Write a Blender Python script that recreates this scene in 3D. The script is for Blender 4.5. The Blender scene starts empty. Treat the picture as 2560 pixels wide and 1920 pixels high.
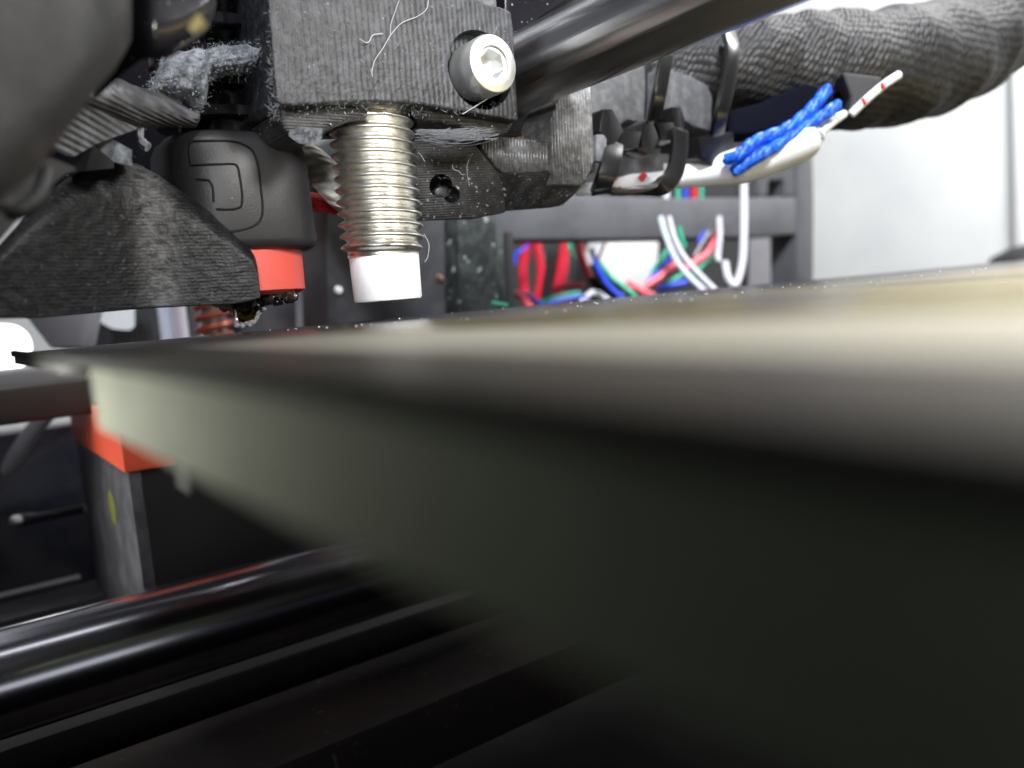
import bpy, bmesh, math, random
import numpy as np
from mathutils import Vector, Matrix
random.seed(7)
# ---------------------------------------------------------------- units: helpers work in millimetres, 1 blender unit = 10 mm
S = 0.1
sc = bpy.context.scene
F, CX, CY = 2009.0, 1280.0, 960.0
CAM = np.array([0.0, 0.0, 1.4])
yaw, pit, roll = math.radians(54.6), math.radians(-6.15), math.radians(4.75)
_f0 = np.array([-math.sin(yaw), math.cos(yaw), 0]); _r0 = np.array([math.cos(yaw), math.sin(yaw), 0])
FW = _f0*math.cos(pit)+np.array([0, 0, math.sin(pit)]); _u0 = np.cross(_r0, FW)
RT = _r0*math.cos(roll)-_u0*math.sin(roll); UP = _u0*math.cos(roll)+_r0*math.sin(roll)
# ---------------------------------------------------------------- camera
cd = bpy.data.cameras.new('camera'); cam = bpy.data.objects.new('camera', cd); sc.collection.objects.link(cam)
cam.matrix_world = Matrix(((RT[0], UP[0], -FW[0], 0), (RT[1], UP[1], -FW[1], 0), (RT[2], UP[2], -FW[2], CAM[2]*S), (0, 0, 0, 1)))
cd.sensor_width = 36; cd.lens = 36*F/2560; cd.clip_start = 0.02; cd.clip_end = 2000
cd.dof.use_dof = True; cd.dof.focus_distance = 7.5; cd.dof.aperture_fstop = cd.lens*1e-3/0.098
sc.camera = cam
# ---------------------------------------------------------------- world (dim room) and lamps
w = bpy.data.worlds.new('World'); sc.world = w; w.use_nodes = True
w.node_tree.nodes['Background'].inputs[0].default_value = (0.80, 0.86, 1.0, 1)
w.node_tree.nodes['Background'].inputs[1].default_value = 0.02
def area(name, loc, tgt, size, power, col=(1, 1, 1), spread=180, size_y=None):
    l = bpy.data.lights.new(name, 'AREA'); l.size = size*S; l.spread = math.radians(spread)
    if size_y: l.shape = 'RECTANGLE'; l.size_y = size_y*S
    l.energy = power; l.color = col
    o = bpy.data.objects.new(name, l); sc.collection.objects.link(o)
    o.location = Vector(loc)*S
    o.rotation_euler = (Vector(tgt)-Vector(loc)).to_track_quat('-Z', 'Y').to_euler()
    if abs(loc[0]-tgt[0])+abs(loc[1]-tgt[1]) < 1e-6: o.rotation_euler = (0, 0, 0)
    return o
area('key_lamp', (32, 62, 62), (-74, 36, 16), 26, 130, (1, 0.98, 0.95), spread=44)
area('phone_lamp', (20, -14, 26), (-74, 44, 22), 12, 74, (0.97, 0.98, 1), spread=48)
area('room_lamp', (150, -60, 320), (-170, 170, 0), 80, 2500, (0.96, 0.98, 1), spread=36)
area('wall_lamp', (0, 380, 420), (-150, 640, 60), 200, 72000, (1, 0.995, 0.985))
area('bed_fill', (60, 104, 300), (52, 82, 0), 26, 6600, (1, 0.94, 0.80), spread=32)  # added narrow fill, brightens the sheet from above
area('upper_streak_light', (-4, -40, 400), (-4, -40, 0), 44, 1000, (0.96, 0.97, 1), size_y=240)  # unseen strip added for the upper streak on the bed rod
area('rod_streak_light', (25, 10, -17), (-90, 10, -30), 44, 36, (0.93, 0.95, 1), size_y=22)  # unseen light added under the bed to make the rod streaks
area('front_left_lamp', (-78, -40, -6), (-41, 5, -2), 10, 30, (1, 0.99, 0.90), spread=35)
area('post_fill', (-124, -60, -6), (-113, 17, -27), 12, 62, (0.97, 0.97, 1), spread=50)  # added fill for the left face of the post
area('overhead_tube', (-420, -25, 400), (-420, -25, 0), 460, 1700, (0.93, 0.95, 1), size_y=34)
sc.view_settings.view_transform = 'Standard'; sc.view_settings.look = 'None'
sc.view_settings.exposure = 0; sc.view_settings.gamma = 1
# ---------------------------------------------------------------- helpers
def ray(u, v): return FW+RT*((u-CX)/F)-UP*((v-CY)/F)
def PD(u, v, D): return CAM+ray(u, v)*D
def PX(u, v, x): r = ray(u, v); return CAM+r*((x-CAM[0])/r[0])
def PY(u, v, y): r = ray(u, v); return CAM+r*((y-CAM[1])/r[1])
def PZ(u, v, z): r = ray(u, v); return CAM+r*((z-CAM[2])/r[2])
def PP(u, v, p, n):
    r = ray(u, v); n = np.array(n, float); return CAM+r*(((np.array(p)-CAM)@n)/(r@n))
def A(*p): return np.array(p, float)

class M:
    def __init__(s): s.v = []; s.f = []
    def add(s, vs, fs):
        n = len(s.v); s.v += [tuple(map(float, p)) for p in vs]; s.f += [tuple(i+n for i in f) for f in fs]; return s
    def box(s, c, sz, R=None):
        c = A(*c); h = A(*sz)/2; vs = []
        for x in (-1, 1):
            for y in (-1, 1):
                for z in (-1, 1):
                    d = h*A(x, y, z); d = d if R is None else R@d; vs.append(c+d)
        return s.add(vs, [(0, 1, 3, 2), (4, 6, 7, 5), (0, 4, 5, 1), (2, 3, 7, 6), (0, 2, 6, 4), (1, 5, 7, 3)])
    def bb(s, a, b): a = A(*a); b = A(*b); return s.box((a+b)/2, np.abs(b-a))
    def prism(s, pts, ext):
        n = len(pts); e = A(*ext)
        return s.add(list(pts)+[A(*p)+e for p in pts], [tuple(range(n-1, -1, -1)), tuple(range(n, 2*n))]+[(i, (i+1) % n, n+(i+1) % n, n+i) for i in range(n)])
    def tube(s, path, r, n=10, caps=True, flat=None):
        P = [A(*p) for p in path]; k = len(P); R = r if hasattr(r, '__len__') else [r]*k
        T = [P[min(i+1, k-1)]-P[max(i-1, 0)] for i in range(k)]; T = [t/(np.linalg.norm(t)+1e-9) for t in T]
        a = A(0, 0, 1) if abs(T[0][2]) < .9 else A(1, 0, 0)
        if flat is not None: a = A(*flat)
        vs = []
        for i in range(k):
            b = np.cross(T[i], a); b /= np.linalg.norm(b)+1e-9; a2 = np.cross(b, T[i]); a2 /= np.linalg.norm(a2)+1e-9
            a = a2 if flat is None else A(*flat)
            for j in range(n):
                t = 2*math.pi*j/n; vs.append(P[i]+R[i]*(math.cos(t)*a2+math.sin(t)*b))
        fs = [(i*n+j, i*n+(j+1) % n, (i+1)*n+(j+1) % n, (i+1)*n+j) for i in range(k-1) for j in range(n)]
        if caps: fs += [tuple(range(n-1, -1, -1)), tuple(range((k-1)*n, k*n))]
        return s.add(vs, fs)
    def ribbon(s, path, wid, th, side):
        P = [A(*p) for p in path]; k = len(P); sd = A(*side); sd /= np.linalg.norm(sd); vs = []
        for i in range(k):
            t = P[min(i+1, k-1)]-P[max(i-1, 0)]; t /= np.linalg.norm(t)
            b = sd-t*(sd@t); b /= np.linalg.norm(b); c = np.cross(t, b)
            for x, y in ((-1, -1), (1, -1), (1, 1), (-1, 1)): vs.append(P[i]+b*x*wid/2+c*y*th/2)
        fs = [(i*4+j, i*4+(j+1) % 4, i*4+4+(j+1) % 4, i*4+4+j) for i in range(k-1) for j in range(4)]
        return s.add(vs, fs+[(3, 2, 1, 0), tuple(range(4*k-4, 4*k))])
    def lathe(s, c, axis, prof, n=40, ref=None):
        ax = A(*axis); ax /= np.linalg.norm(ax); a = A(0, 0, 1) if abs(ax[2]) < .9 else A(1, 0, 0)
        b = np.cross(ax, a); b /= np.linalg.norm(b); a = np.cross(b, ax); c = A(*c); vs = []; k = len(prof)
        for h, r in prof:
            for j in range(n):
                t = 2*math.pi*j/n; vs.append(c+ax*h+r*(math.cos(t)*a+math.sin(t)*b))
        fs = [(i*n+j, i*n+(j+1) % n, (i+1)*n+(j+1) % n, (i+1)*n+j) for i in range(k-1) for j in range(n)]
        return s.add(vs, fs+[tuple(range(n-1, -1, -1)), tuple(range((k-1)*n, k*n))])
    def solid(s, us, top, bot, D, t, ns=8, back=None):
        """closed solid: columns at us between curves top/bot, depth D(u,s) in mm, thickness t"""
        k = len(us); m = ns+1; vf = []; vb = []; um = (us[0]+us[-1])/2; bk = ray(um, (top(um)+bot(um))/2) if back is None else A(*back); bk = bk/np.linalg.norm(bk)
        for u in us:
            a, b = top(u), bot(u)
            for j in range(m):
                q = j/ns; p = PD(u, a+(b-a)*q, D(u, q)); vf.append(p); vb.append(p+bk*t)
        N = k*m; fs = []
        for i in range(k-1):
            for j in range(ns):
                a = i*m+j; fs += [(a, a+1, a+m+1, a+m), (N+a, N+a+m, N+a+m+1, N+a+1)]
        for i in range(k-1):
            a = i*m; fs.append((a, a+m, N+a+m, N+a)); a = i*m+ns; fs.append((a, N+a, N+a+m, a+m))
        for j in range(ns):
            fs.append((j, N+j, N+j+1, j+1)); a = (k-1)*m+j; fs.append((a, a+1, N+a+1, N+a))
        return s.add(vf+vb, fs)

def lin(pts):
    xs = [p[0] for p in pts]; ys = [p[1] for p in pts]; return lambda u: float(np.interp(u, xs, ys))
def cat(pts, n=8):
    """catmull-rom through points"""
    P = [A(*p) for p in pts]; P = [2*P[0]-P[1]]+P+[2*P[-1]-P[-2]]; out = []
    for i in range(1, len(P)-2):
        for k in range(n):
            t = k/n; a, b, c, d = P[i-1:i+3]
            out.append(.5*((2*b)+(c-a)*t+(2*a-5*b+4*c-d)*t*t+(3*b-a-3*c+d)*t**3))
    out.append(P[-2]); return out
def smooth(pts, n=6, closed=False):
    return cat(pts, n)
LOC = {}
def obj(name, m, mt, parent=None, base=None, bevel=0, seg=2, shade=40, kind=None, label=None, cat_=None, group=None):
    base = LOC[parent.name] if parent is not None else (A(*base) if base is not None else np.mean(A(*m.v) if False else np.array(m.v), axis=0))
    me = bpy.data.meshes.new(name)
    me.from_pydata([tuple((np.array(p)-base)*S) for p in m.v], [], m.f)
    bm = bmesh.new(); bm.from_mesh(me)
    bmesh.ops.recalc_face_normals(bm, faces=bm.faces)
    if bevel:
        es = [e for e in bm.edges if len(e.link_faces) == 2 and e.calc_face_angle(0) > math.radians(28)]
        bmesh.ops.bevel(bm, geom=es, offset=bevel*S, segments=seg, profile=.6, affect='EDGES', clamp_overlap=True)
    bm.to_mesh(me); bm.free()
    me.materials.append(mt)
    me.polygons.foreach_set('use_smooth', [True]*len(me.polygons))
    if shade < 180: me.set_sharp_from_angle(angle=math.radians(shade))
    o = bpy.data.objects.new(name, me); sc.collection.objects.link(o)
    if parent is not None: o.parent = parent
    else: o.location = tuple(base*S); LOC[o.name] = base
    if parent is not None: LOC[o.name] = base
    tag(o, label, cat_, group, kind); return o
def tag(o, label=None, cat_=None, group=None, kind=None):
    if label: o['label'] = label
    if cat_: o['category'] = cat_
    if group: o['group'] = group
    if kind: o['kind'] = kind
def thing(name, base, label, cat_, group=None):
    o = bpy.data.objects.new(name, None); sc.collection.objects.link(o); o.location = tuple(A(*base)*S)
    o.empty_display_size = .1; LOC[o.name] = A(*base); tag(o, label, cat_, group); return o

def mat(name, col, rough=.5, metal=0, col2=None, nscale=8, lo=.45, hi=.6, bump=0, bscale=30, wave=None, spec=.5, detail=4,
        trans=0, coat=0, dots=None, stretch=None):
    """wave = (axis 'X','Y','Z', period in mm, strength in mm, distortion); dots = (scale, threshold, colour) dust specks"""
    m = bpy.data.materials.new(name); m.use_nodes = True; nt = m.node_tree; N = nt.nodes; L = nt.links
    b = N['Principled BSDF']; b.inputs['Roughness'].default_value = rough; b.inputs['Metallic'].default_value = metal
    b.inputs['Specular IOR Level'].default_value = spec; b.inputs['Transmission Weight'].default_value = trans
    b.inputs['Coat Weight'].default_value = coat; b.inputs['Base Color'].default_value = (*col, 1)
    tc = N.new('ShaderNodeTexCoord'); out = None
    if col2 is not None:
        n = N.new('ShaderNodeTexNoise'); n.inputs['Scale'].default_value = nscale; n.inputs['Detail'].default_value = detail; n.inputs['Roughness'].default_value = .65
        L.new(tc.outputs['Object'], n.inputs['Vector'])
        r = N.new('ShaderNodeMapRange'); r.inputs['From Min'].default_value = lo; r.inputs['From Max'].default_value = hi; L.new(n.outputs['Fac'], r.inputs['Value'])
        mx = N.new('ShaderNodeMix'); mx.data_type = 'RGBA'; L.new(r.outputs[0], mx.inputs[0])
        mx.inputs[6].default_value = (*col, 1); mx.inputs[7].default_value = (*col2, 1); out = mx.outputs[2]
    if dots is not None:
        n = N.new('ShaderNodeTexNoise'); n.inputs['Scale'].default_value = dots[0]; n.inputs['Detail'].default_value = 1
        L.new(tc.outputs['Object'], n.inputs['Vector'])
        r = N.new('ShaderNodeMapRange'); r.inputs['From Min'].default_value = dots[1]; r.inputs['From Max'].default_value = dots[1]+.04; L.new(n.outputs['Fac'], r.inputs['Value'])
        mx = N.new('ShaderNodeMix'); mx.data_type = 'RGBA'; L.new(r.outputs[0], mx.inputs[0])
        if out is not None: L.new(out, mx.inputs[6])
        else: mx.inputs[6].default_value = (*col, 1)
        mx.inputs[7].default_value = (*dots[2], 1); out = mx.outputs[2]
    if out is not None: L.new(out, b.inputs['Base Color'])
    nrm = None
    if wave:
        wv = N.new('ShaderNodeTexWave'); wv.wave_type = 'BANDS'; wv.bands_direction = wave[0] if wave[0] != 'D' else 'DIAGONAL'
        wv.inputs['Scale'].default_value = 2*math.pi/20/(wave[1]*S); wv.inputs['Distortion'].default_value = wave[3] if len(wave) > 3 else 0
        wv.inputs['Detail Scale'].default_value = .6; wv.inputs['Detail'].default_value = 1
        L.new(tc.outputs['Object'], wv.inputs['Vector'])
        bp = N.new('ShaderNodeBump'); bp.inputs['Distance'].default_value = wave[2]*S; bp.inputs['Strength'].default_value = 1
        L.new(wv.outputs['Fac'], bp.inputs['Height']); nrm = bp
    if bump:
        n = N.new('ShaderNodeTexNoise'); n.inputs['Scale'].default_value = bscale; n.inputs['Detail'].default_value = 3
        if stretch:
            mp = N.new('ShaderNodeMapping'); mp.inputs['Scale'].default_value = stretch; L.new(tc.outputs['Object'], mp.inputs[0]); L.new(mp.outputs[0], n.inputs['Vector'])
        else: L.new(tc.outputs['Object'], n.inputs['Vector'])
        bp = N.new('ShaderNodeBump'); bp.inputs['Distance'].default_value = bump*S; bp.inputs['Strength'].default_value = 1
        L.new(n.outputs['Fac'], bp.inputs['Height'])
        if nrm: L.new(nrm.outputs[0], bp.inputs['Normal'])
        nrm = bp
    if nrm: L.new(nrm.outputs[0], b.inputs['Normal'])
    return m

G = lambda g, t=0: (g, g, g*(1+t))
M_wall = mat('white_paint', (.80, .82, .83), .7, col2=(.72, .74, .76), nscale=.12, lo=.4, hi=.65)
M_table = mat('dark_table', (.003, .003, .0035), .8, col2=(.006, .0055, .005), nscale=.5, spec=.08)
M_holder = mat('dusty_printed_plastic', (.006, .007, .009), .55, col2=(.042, .045, .056), nscale=7, lo=.42, hi=.78, bump=.13, bscale=18, wave=('Y', .55, .035, 2.5), dots=(22, .73, (.12, .125, .14)))
M_rib = mat('ribbed_printed_plastic', (.075, .075, .078), .28, col2=(.15, .15, .155), nscale=12, bump=.02, bscale=20, dots=(40, .73, (.5, .5, .5)))
M_low = mat('dusty_dark_plastic', (.010, .010, .011), .5, col2=(.028, .028, .029), nscale=10, wave=('Z', .25, .03, 0), bump=.03, bscale=50, dots=(28, .70, (.40, .40, .40)))
M_duct = mat('mottled_black_plastic', (.004, .004, .005), .48, col2=(.011, .011, .013), nscale=6, wave=('Z', .30, .009, 3), bump=.20, bscale=11, dots=(16, .70, (.05, .05, .055)), spec=.28)
M_sock = mat('black_silicone', (.016, .016, .018), .45, bump=.03, bscale=60, dots=(60, .80, (.3, .3, .3)))
M_logo = mat('black_silicone_raised', (.022, .022, .024), .40, bump=.05, bscale=45)
M_red = mat('red_silicone', (.58, .075, .055), .5, bump=.006, bscale=60)
M_thread = mat('nickel_metal', (.80, .785, .73), .36, 1, bump=.015, bscale=25, col2=(.64, .62, .56), nscale=10)
M_white = mat('white_plastic', (.85, .86, .87), .5, bump=.02, bscale=20)
M_screw = mat('bright_steel', (.70, .71, .70), .33, .85, bump=.01, bscale=40)
M_rod = mat('polished_steel', (.40, .40, .42), .20, 1, bump=.05, bscale=12, stretch=(.02, 1, 1))
def brushed_x(m, an):
    nt = m.node_tree; b = nt.nodes['Principled BSDF']; t = nt.nodes.new('ShaderNodeTangent'); t.direction_type = 'RADIAL'; t.axis = 'X'
    nt.links.new(t.outputs[0], b.inputs['Tangent']); b.inputs['Anisotropic'].default_value = an; b.inputs['Anisotropic Rotation'].default_value = .25
    b.inputs['Roughness'].default_value = .24
brushed_x(M_rod, .92)
M_rod2 = mat('polished_black_steel', (.40, .40, .44), .19, 1, bump=.01, bscale=2)
M_dust = mat('grey_lint', (.30, .32, .36), .9, col2=(.12, .13, .15), nscale=10, bump=.22, bscale=10, lo=.4, hi=.6)
M_shroud = mat('grey_printed_plastic', (.016, .0155, .017), .55, col2=(.075, .074, .078), nscale=.9, lo=.45, hi=.72, bump=.1, bscale=6)
M_ribgrey = mat('grey_ribbed_plastic', (.048, .049, .055), .5, col2=(.115, .118, .13), nscale=5, wave=('D', .32, .10, .2))
M_black = mat('glossy_black', (.008, .008, .011), .22, bump=.01, bscale=10, dots=(26, .74, (.3, .3, .3)))
M_sleeve = None
M_sheet = None
M_bed = mat('olive_board_edge', (.26, .285, .20), .7, col2=(.21, .23, .16), nscale=2, bump=.02, bscale=30)
M_dark = mat('matte_black', (.012, .012, .013), .6, bump=.03, bscale=10)
M_slate = mat('slate_plastic', (.035, .036, .042), .5, col2=(.05, .05, .055), nscale=3)
M_specky = mat('dusty_black_panel', (.018, .022, .023), .5, col2=(.05, .06, .06), nscale=4, dots=(7, .68, (.30, .34, .34)), bump=.05, bscale=8)
M_frame = mat('dark_grey_metal', (.085, .088, .098), .5, col2=(.07, .07, .078), nscale=1, bump=.01, bscale=40)
M_grey = mat('grey_metal_panel', (.30, .30, .33), .5, col2=(.26, .26, .28), nscale=.8)
M_tie = mat('black_nylon', (.009, .009, .010), .26)
M_mount = mat('grey_printed_mount', (.10, .104, .116), .45, col2=(.17, .175, .19), nscale=6, bump=.05, bscale=14, wave=('Y', .3, .04, 0))
M_brass = mat('burnt_brass', (.50, .32, .09), .35, .8, col2=(.03, .02, .012), nscale=14, lo=.42, hi=.55, bump=.12, bscale=18)
M_burnt = mat('burnt_plastic', (.015, .012, .010), .18, bump=.15, bscale=14, col2=(.10, .06, .02), nscale=16, lo=.55, hi=.7)
M_clear = mat('translucent_plastic', (.72, .70, .72), .12, trans=.75, bump=.05, bscale=20)
M_hair = mat('pale_fibre', (.26, .27, .29), .6)
M_fuzz = mat('grey_fuzz', (.10, .105, .115), .85)
M_orange = mat('orange_printed_plastic', (.85, .11, .045), .5, bump=.02, bscale=20, wave=('Z', .25, .01, 0))
M_post = mat('worn_grey_post', (.060, .060, .064), .45, col2=(.10, .10, .105), nscale=2, bump=.03, bscale=20, dots=(12, .74, (.015, .015, .015)))
M_green = mat('green_stain', (.16, .17, .02), .6)
M_grease = mat('greasy_steel', (.42, .33, .26), .3, .6, col2=(.30, .08, .04), nscale=6, bump=.03, bscale=10)
M_tape = mat('grey_tape', (.025, .025, .028), .8, bump=.02, bscale=30, spec=.2)

# braided sleeve: woven bumps
def woven(name, col, col2, period, rough=.55, h=.25, ang=.6):
    m = bpy.data.materials.new(name); m.use_nodes = True; nt = m.node_tree; N = nt.nodes; L = nt.links; b = N['Principled BSDF']
    b.inputs['Roughness'].default_value = rough
    uv = N.new('ShaderNodeUVMap'); uv.uv_map = 'UVMap'
    sp = N.new('ShaderNodeSeparateXYZ'); L.new(uv.outputs[0], sp.inputs[0])
    def ma(op, a, bb):
        n = N.new('ShaderNodeMath'); n.operation = op
        for i, x in enumerate((a, bb)):
            if isinstance(x, (int, float)): n.inputs[i].default_value = x
            elif x is not None: L.new(x, n.inputs[i])
        return n.outputs[0]
    cb = N.new('ShaderNodeCombineXYZ')
    L.new(ma('MULTIPLY', ma('ADD', sp.outputs[0], ma('MULTIPLY', sp.outputs[1], ang)), 1/period), cb.inputs[0]); L.new(ma('MULTIPLY', ma('SUBTRACT', sp.outputs[1], ma('MULTIPLY', sp.outputs[0], .25)), .62/period), cb.inputs[1])
    vo = N.new('ShaderNodeTexVoronoi'); vo.inputs['Randomness'].default_value = .38; vo.inputs['Scale'].default_value = 1; L.new(cb.outputs[0], vo.inputs['Vector'])
    hh = ma('SUBTRACT', 1.0, ma('MULTIPLY', vo.outputs['Distance'], 1.35))
    mx = N.new('ShaderNodeMix'); mx.data_type = 'RGBA'; L.new(hh, mx.inputs[0]); mx.inputs[6].default_value = (*col, 1); mx.inputs[7].default_value = (*col2, 1)
    L.new(mx.outputs[2], b.inputs['Base Color'])
    bp = N.new('ShaderNodeBump'); bp.inputs['Distance'].default_value = h*S; bp.inputs['Strength'].default_value = 1; L.new(hh, bp.inputs['Height']); L.new(bp.outputs[0], b.inputs['Normal'])
    return m
M_sleeve = woven('woven_nylon_sleeve', (.006, .006, .008), (.034, .034, .038), .72)
M_braid = woven('pale_glass_braid', (.38, .36, .32), (.88, .86, .80), 1.1, .4, .35, .8)
def uv_tube(o, n, lens, circ):
    """UVs in mm along/around a tube made by M.tube"""
    me = o.data; uvl = me.uv_layers.new(name='UVMap')
    for p in me.polygons:
        for li in p.loop_indices:
            vi = me.loops[li].vertex_index; i, j = divmod(vi, n)
            jj = j
            if p.loop_total == 4:
                js = [me.loops[q].vertex_index % n for q in p.loop_indices]
                if max(js)-min(js) > n/2 and j == 0: jj = n
            uvl.data[li].uv = (lens[min(i, len(lens)-1)], jj/n*circ)

# sheet: gold textured steel; its dim margin and pale reflection are painted colours
def sheet_mat():
    m = bpy.data.materials.new('textured_gold_sheet'); m.use_nodes = True; nt = m.node_tree; N = nt.nodes; L = nt.links; b = N['Principled BSDF']
    tc = N.new('ShaderNodeTexCoord'); sp = N.new('ShaderNodeSeparateXYZ'); L.new(tc.outputs['Object'], sp.inputs[0])
    n = N.new('ShaderNodeTexNoise'); n.inputs['Scale'].default_value = 22; n.inputs['Detail'].default_value = 3; L.new(tc.outputs['Object'], n.inputs['Vector'])
    n2 = N.new('ShaderNodeTexNoise'); n2.inputs['Scale'].default_value = .8; n2.inputs['Detail'].default_value = 2; L.new(tc.outputs['Object'], n2.inputs['Vector'])
    r = N.new('ShaderNodeMapRange'); r.inputs['From Min'].default_value = .35; r.inputs['From Max'].default_value = .65; L.new(n2.outputs['Fac'], r.inputs['Value'])
    mx = N.new('ShaderNodeMix'); mx.data_type = 'RGBA'; mx.inputs[6].default_value = (.30, .25, .12, 1); mx.inputs[7].default_value = (.37, .32, .17, 1); L.new(r.outputs[0], mx.inputs[0])
    L.new(mx.outputs[2], b.inputs['Base Color'])
    b.inputs['Metallic'].default_value = .2; b.inputs['Roughness'].default_value = .27; b.inputs['Specular IOR Level'].default_value = .35
    bp = N.new('ShaderNodeBump'); bp.inputs['Distance'].default_value = .006; bp.inputs['Strength'].default_value = .35
    L.new(n.outputs['Fac'], bp.inputs['Height']); L.new(bp.outputs[0], b.inputs['Normal'])
    return m
M_sheet = sheet_mat()
M_margin = mat('brown_grey_margin', (.14, .122, .098), .45, .1, bump=.01, bscale=40, spec=.35)  # dimmer light near the front edge put into this tone
M_reflect = mat('painted_reflection', (.66, .63, .52), .5, 0)  # a pale reflection painted as surface colour
def shade_corner(m, x0, x1, col):
    """shade and dark reflections painted in towards the left end of the sheet, object space"""
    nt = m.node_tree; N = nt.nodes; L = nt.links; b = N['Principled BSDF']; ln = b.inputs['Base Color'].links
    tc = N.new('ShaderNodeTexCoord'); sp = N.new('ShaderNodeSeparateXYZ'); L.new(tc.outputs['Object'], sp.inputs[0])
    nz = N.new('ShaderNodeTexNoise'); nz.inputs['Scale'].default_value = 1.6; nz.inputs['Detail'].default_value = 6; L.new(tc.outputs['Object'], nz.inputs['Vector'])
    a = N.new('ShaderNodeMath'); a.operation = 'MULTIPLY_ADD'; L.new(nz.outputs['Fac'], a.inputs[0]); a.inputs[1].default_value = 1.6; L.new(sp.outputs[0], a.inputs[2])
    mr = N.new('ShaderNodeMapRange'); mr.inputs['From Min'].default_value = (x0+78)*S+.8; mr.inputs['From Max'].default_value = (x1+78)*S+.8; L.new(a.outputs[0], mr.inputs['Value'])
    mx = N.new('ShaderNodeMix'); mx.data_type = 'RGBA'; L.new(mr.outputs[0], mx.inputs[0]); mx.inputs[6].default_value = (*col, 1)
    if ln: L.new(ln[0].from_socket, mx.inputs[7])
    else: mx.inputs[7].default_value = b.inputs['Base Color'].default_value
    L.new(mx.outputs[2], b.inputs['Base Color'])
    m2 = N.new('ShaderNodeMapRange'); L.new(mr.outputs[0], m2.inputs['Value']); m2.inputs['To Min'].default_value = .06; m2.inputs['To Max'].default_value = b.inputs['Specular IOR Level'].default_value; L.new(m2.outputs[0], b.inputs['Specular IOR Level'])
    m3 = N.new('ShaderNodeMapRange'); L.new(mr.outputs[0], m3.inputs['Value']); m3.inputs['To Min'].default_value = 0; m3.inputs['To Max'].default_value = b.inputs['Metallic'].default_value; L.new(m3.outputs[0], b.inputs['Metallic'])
shade_corner(M_sheet, -56, -14, (.028, .026, .024)); shade_corner(M_margin, -42, -4, (.024, .022, .021)); shade_corner(M_reflect, -46, -20, (.03, .028, .026))
M_edge = mat('dark_steel_edge', (.006, .006, .006), .7, spec=.15, bump=.02, bscale=30)

# ================================================================ SETTING
obj('wall', M().bb((-900, 640, -300), (900, 650, 1500)), M_wall, base=(0, 640, -300), kind='structure', label='plain white room wall far behind the printer')
obj('side_wall', M().bb((-660, -400, -300), (-650, 639, 700)), M_wall, base=(-650, 0, -300), kind='structure', label='white wall at the left end of the room')
obj('table_top', M().bb((-640, -120, -92), (400, 620, -86)), M_table, base=(0, 0, -86), kind='structure', label='dark table surface under the printer')
# upright join in the wall, far right
t = obj('wall_trim', M().bb((-259, 632, -100), (-252, 639, 500)), M_wall, bevel=1, base=(-256, 632, -100), label='narrow upright white trim on the wall at far right', cat_='trim')
p = PY(2580, 640, 560)
m = M().lathe(p+A(0, 0, -9), (0, 0, 1), [(0, 26), (4, 26), (10, 22), (15, 12), (17, 0.5)], 32)
obj('rubber_foot', m, M_dark, base=p, label='small dark dome-shaped foot beside the wall at far right', cat_='rubber foot')

# ================================================================ BED
def rrect(x0, y0, x1, y1, r, n=8):
    out = []
    for cx, cy, a0 in ((x0+r, y0+r, 180), (x1-r, y0+r, 270), (x1-r, y1-r, 0), (x0+r, y1-r, 90)):
        for k in range(n+1):
            a = math.radians(a0+90*k/n); out.append((cx+r*math.cos(a), cy+r*math.sin(a)))
    return out
sh = thing('print_sheet', (-78, 5, 0), 'thin gold textured steel print sheet lying on the heated bed', 'print sheet')
pl = rrect(-78, 5, 172, 215, 3)
obj('sheet_body', M().prism([A(x, y, -.02) for x, y in pl], (0, 0, .22)), M_sheet, sh, bevel=.06, seg=2)
obj('front_rim', M().prism([A(-75, y, z) for y, z in ((4.93, -.02), (4.93, .40), (5.0, .46), (5.2, .46), (5.3, .245), (5.3, .1), (5.0, -.02))], (246, 0, 0)), M_edge, sh, label='blackened front edge of the sheet')
obj('front_margin', M().bb((-74, 5.31, .19), (171, 10.5, .23)), M_margin, sh, label='front margin of the sheet, its dim light painted brown grey')
obj('reflection_strip', M().bb((-74, 10.5, .19), (171, 18, .235)), M_reflect, sh, label='pale reflection painted as a strip behind the margin of the sheet')
hb = thing('heated_bed', (-46, 5, -2.55), 'olive grey heated bed plate under the gold sheet', 'heated bed')
pl = rrect(-42, 5.02, 175, 216, 6)
obj('bed_plate', M().prism([A(x, y, -2.55) for x, y in pl], (0, 0, 2.51)), M_bed, hb, bevel=.1)
obj('corner_pad', M().prism([A(x, y, -.62) for x, y in rrect(-77.4, 5.1, -44, 60, 2.6)], (0, 0, .59)), mat('rough_grey_edge', (.05, .05, .052), .7, col2=(.13, .13, .13), nscale=14, bump=.1, bscale=16), sh, bevel=.1, label='rough grey underside of the overhanging sheet corner')
# tape tab hanging under the bed edge
tb = M().prism([PY(433, 1120, 9), PY(464, 1120, 9), PY(477, 1238, 9), PY(440, 1216, 9)], (.1, .25, 0))
obj('tape_tab', tb, M_tape, label='short strip of grey tape hanging down below the bed edge', cat_='tape')
# specks of plastic on the sheet
sp_ = M()
for k in range(110):
    u = random.uniform(120, 2500); D = random.uniform(52, 95); hz = 849-.083*u
    p = PZ(u, hz+1.2*2009/D, 0.20); r = random.uniform(.03, .10)
    if p[1] < 24 or p[0] < -77: continue
    sp_.lathe(p, (0, 0, 1), [(0, r), (r*.8, r*.7), (r*1.1, .01)], 5)
obj('plastic_specks', sp_, M_white, base=(-60, 40, 0), kind='stuff', label='tiny pale crumbs scattered over the print sheet', cat_='crumbs')

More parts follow.
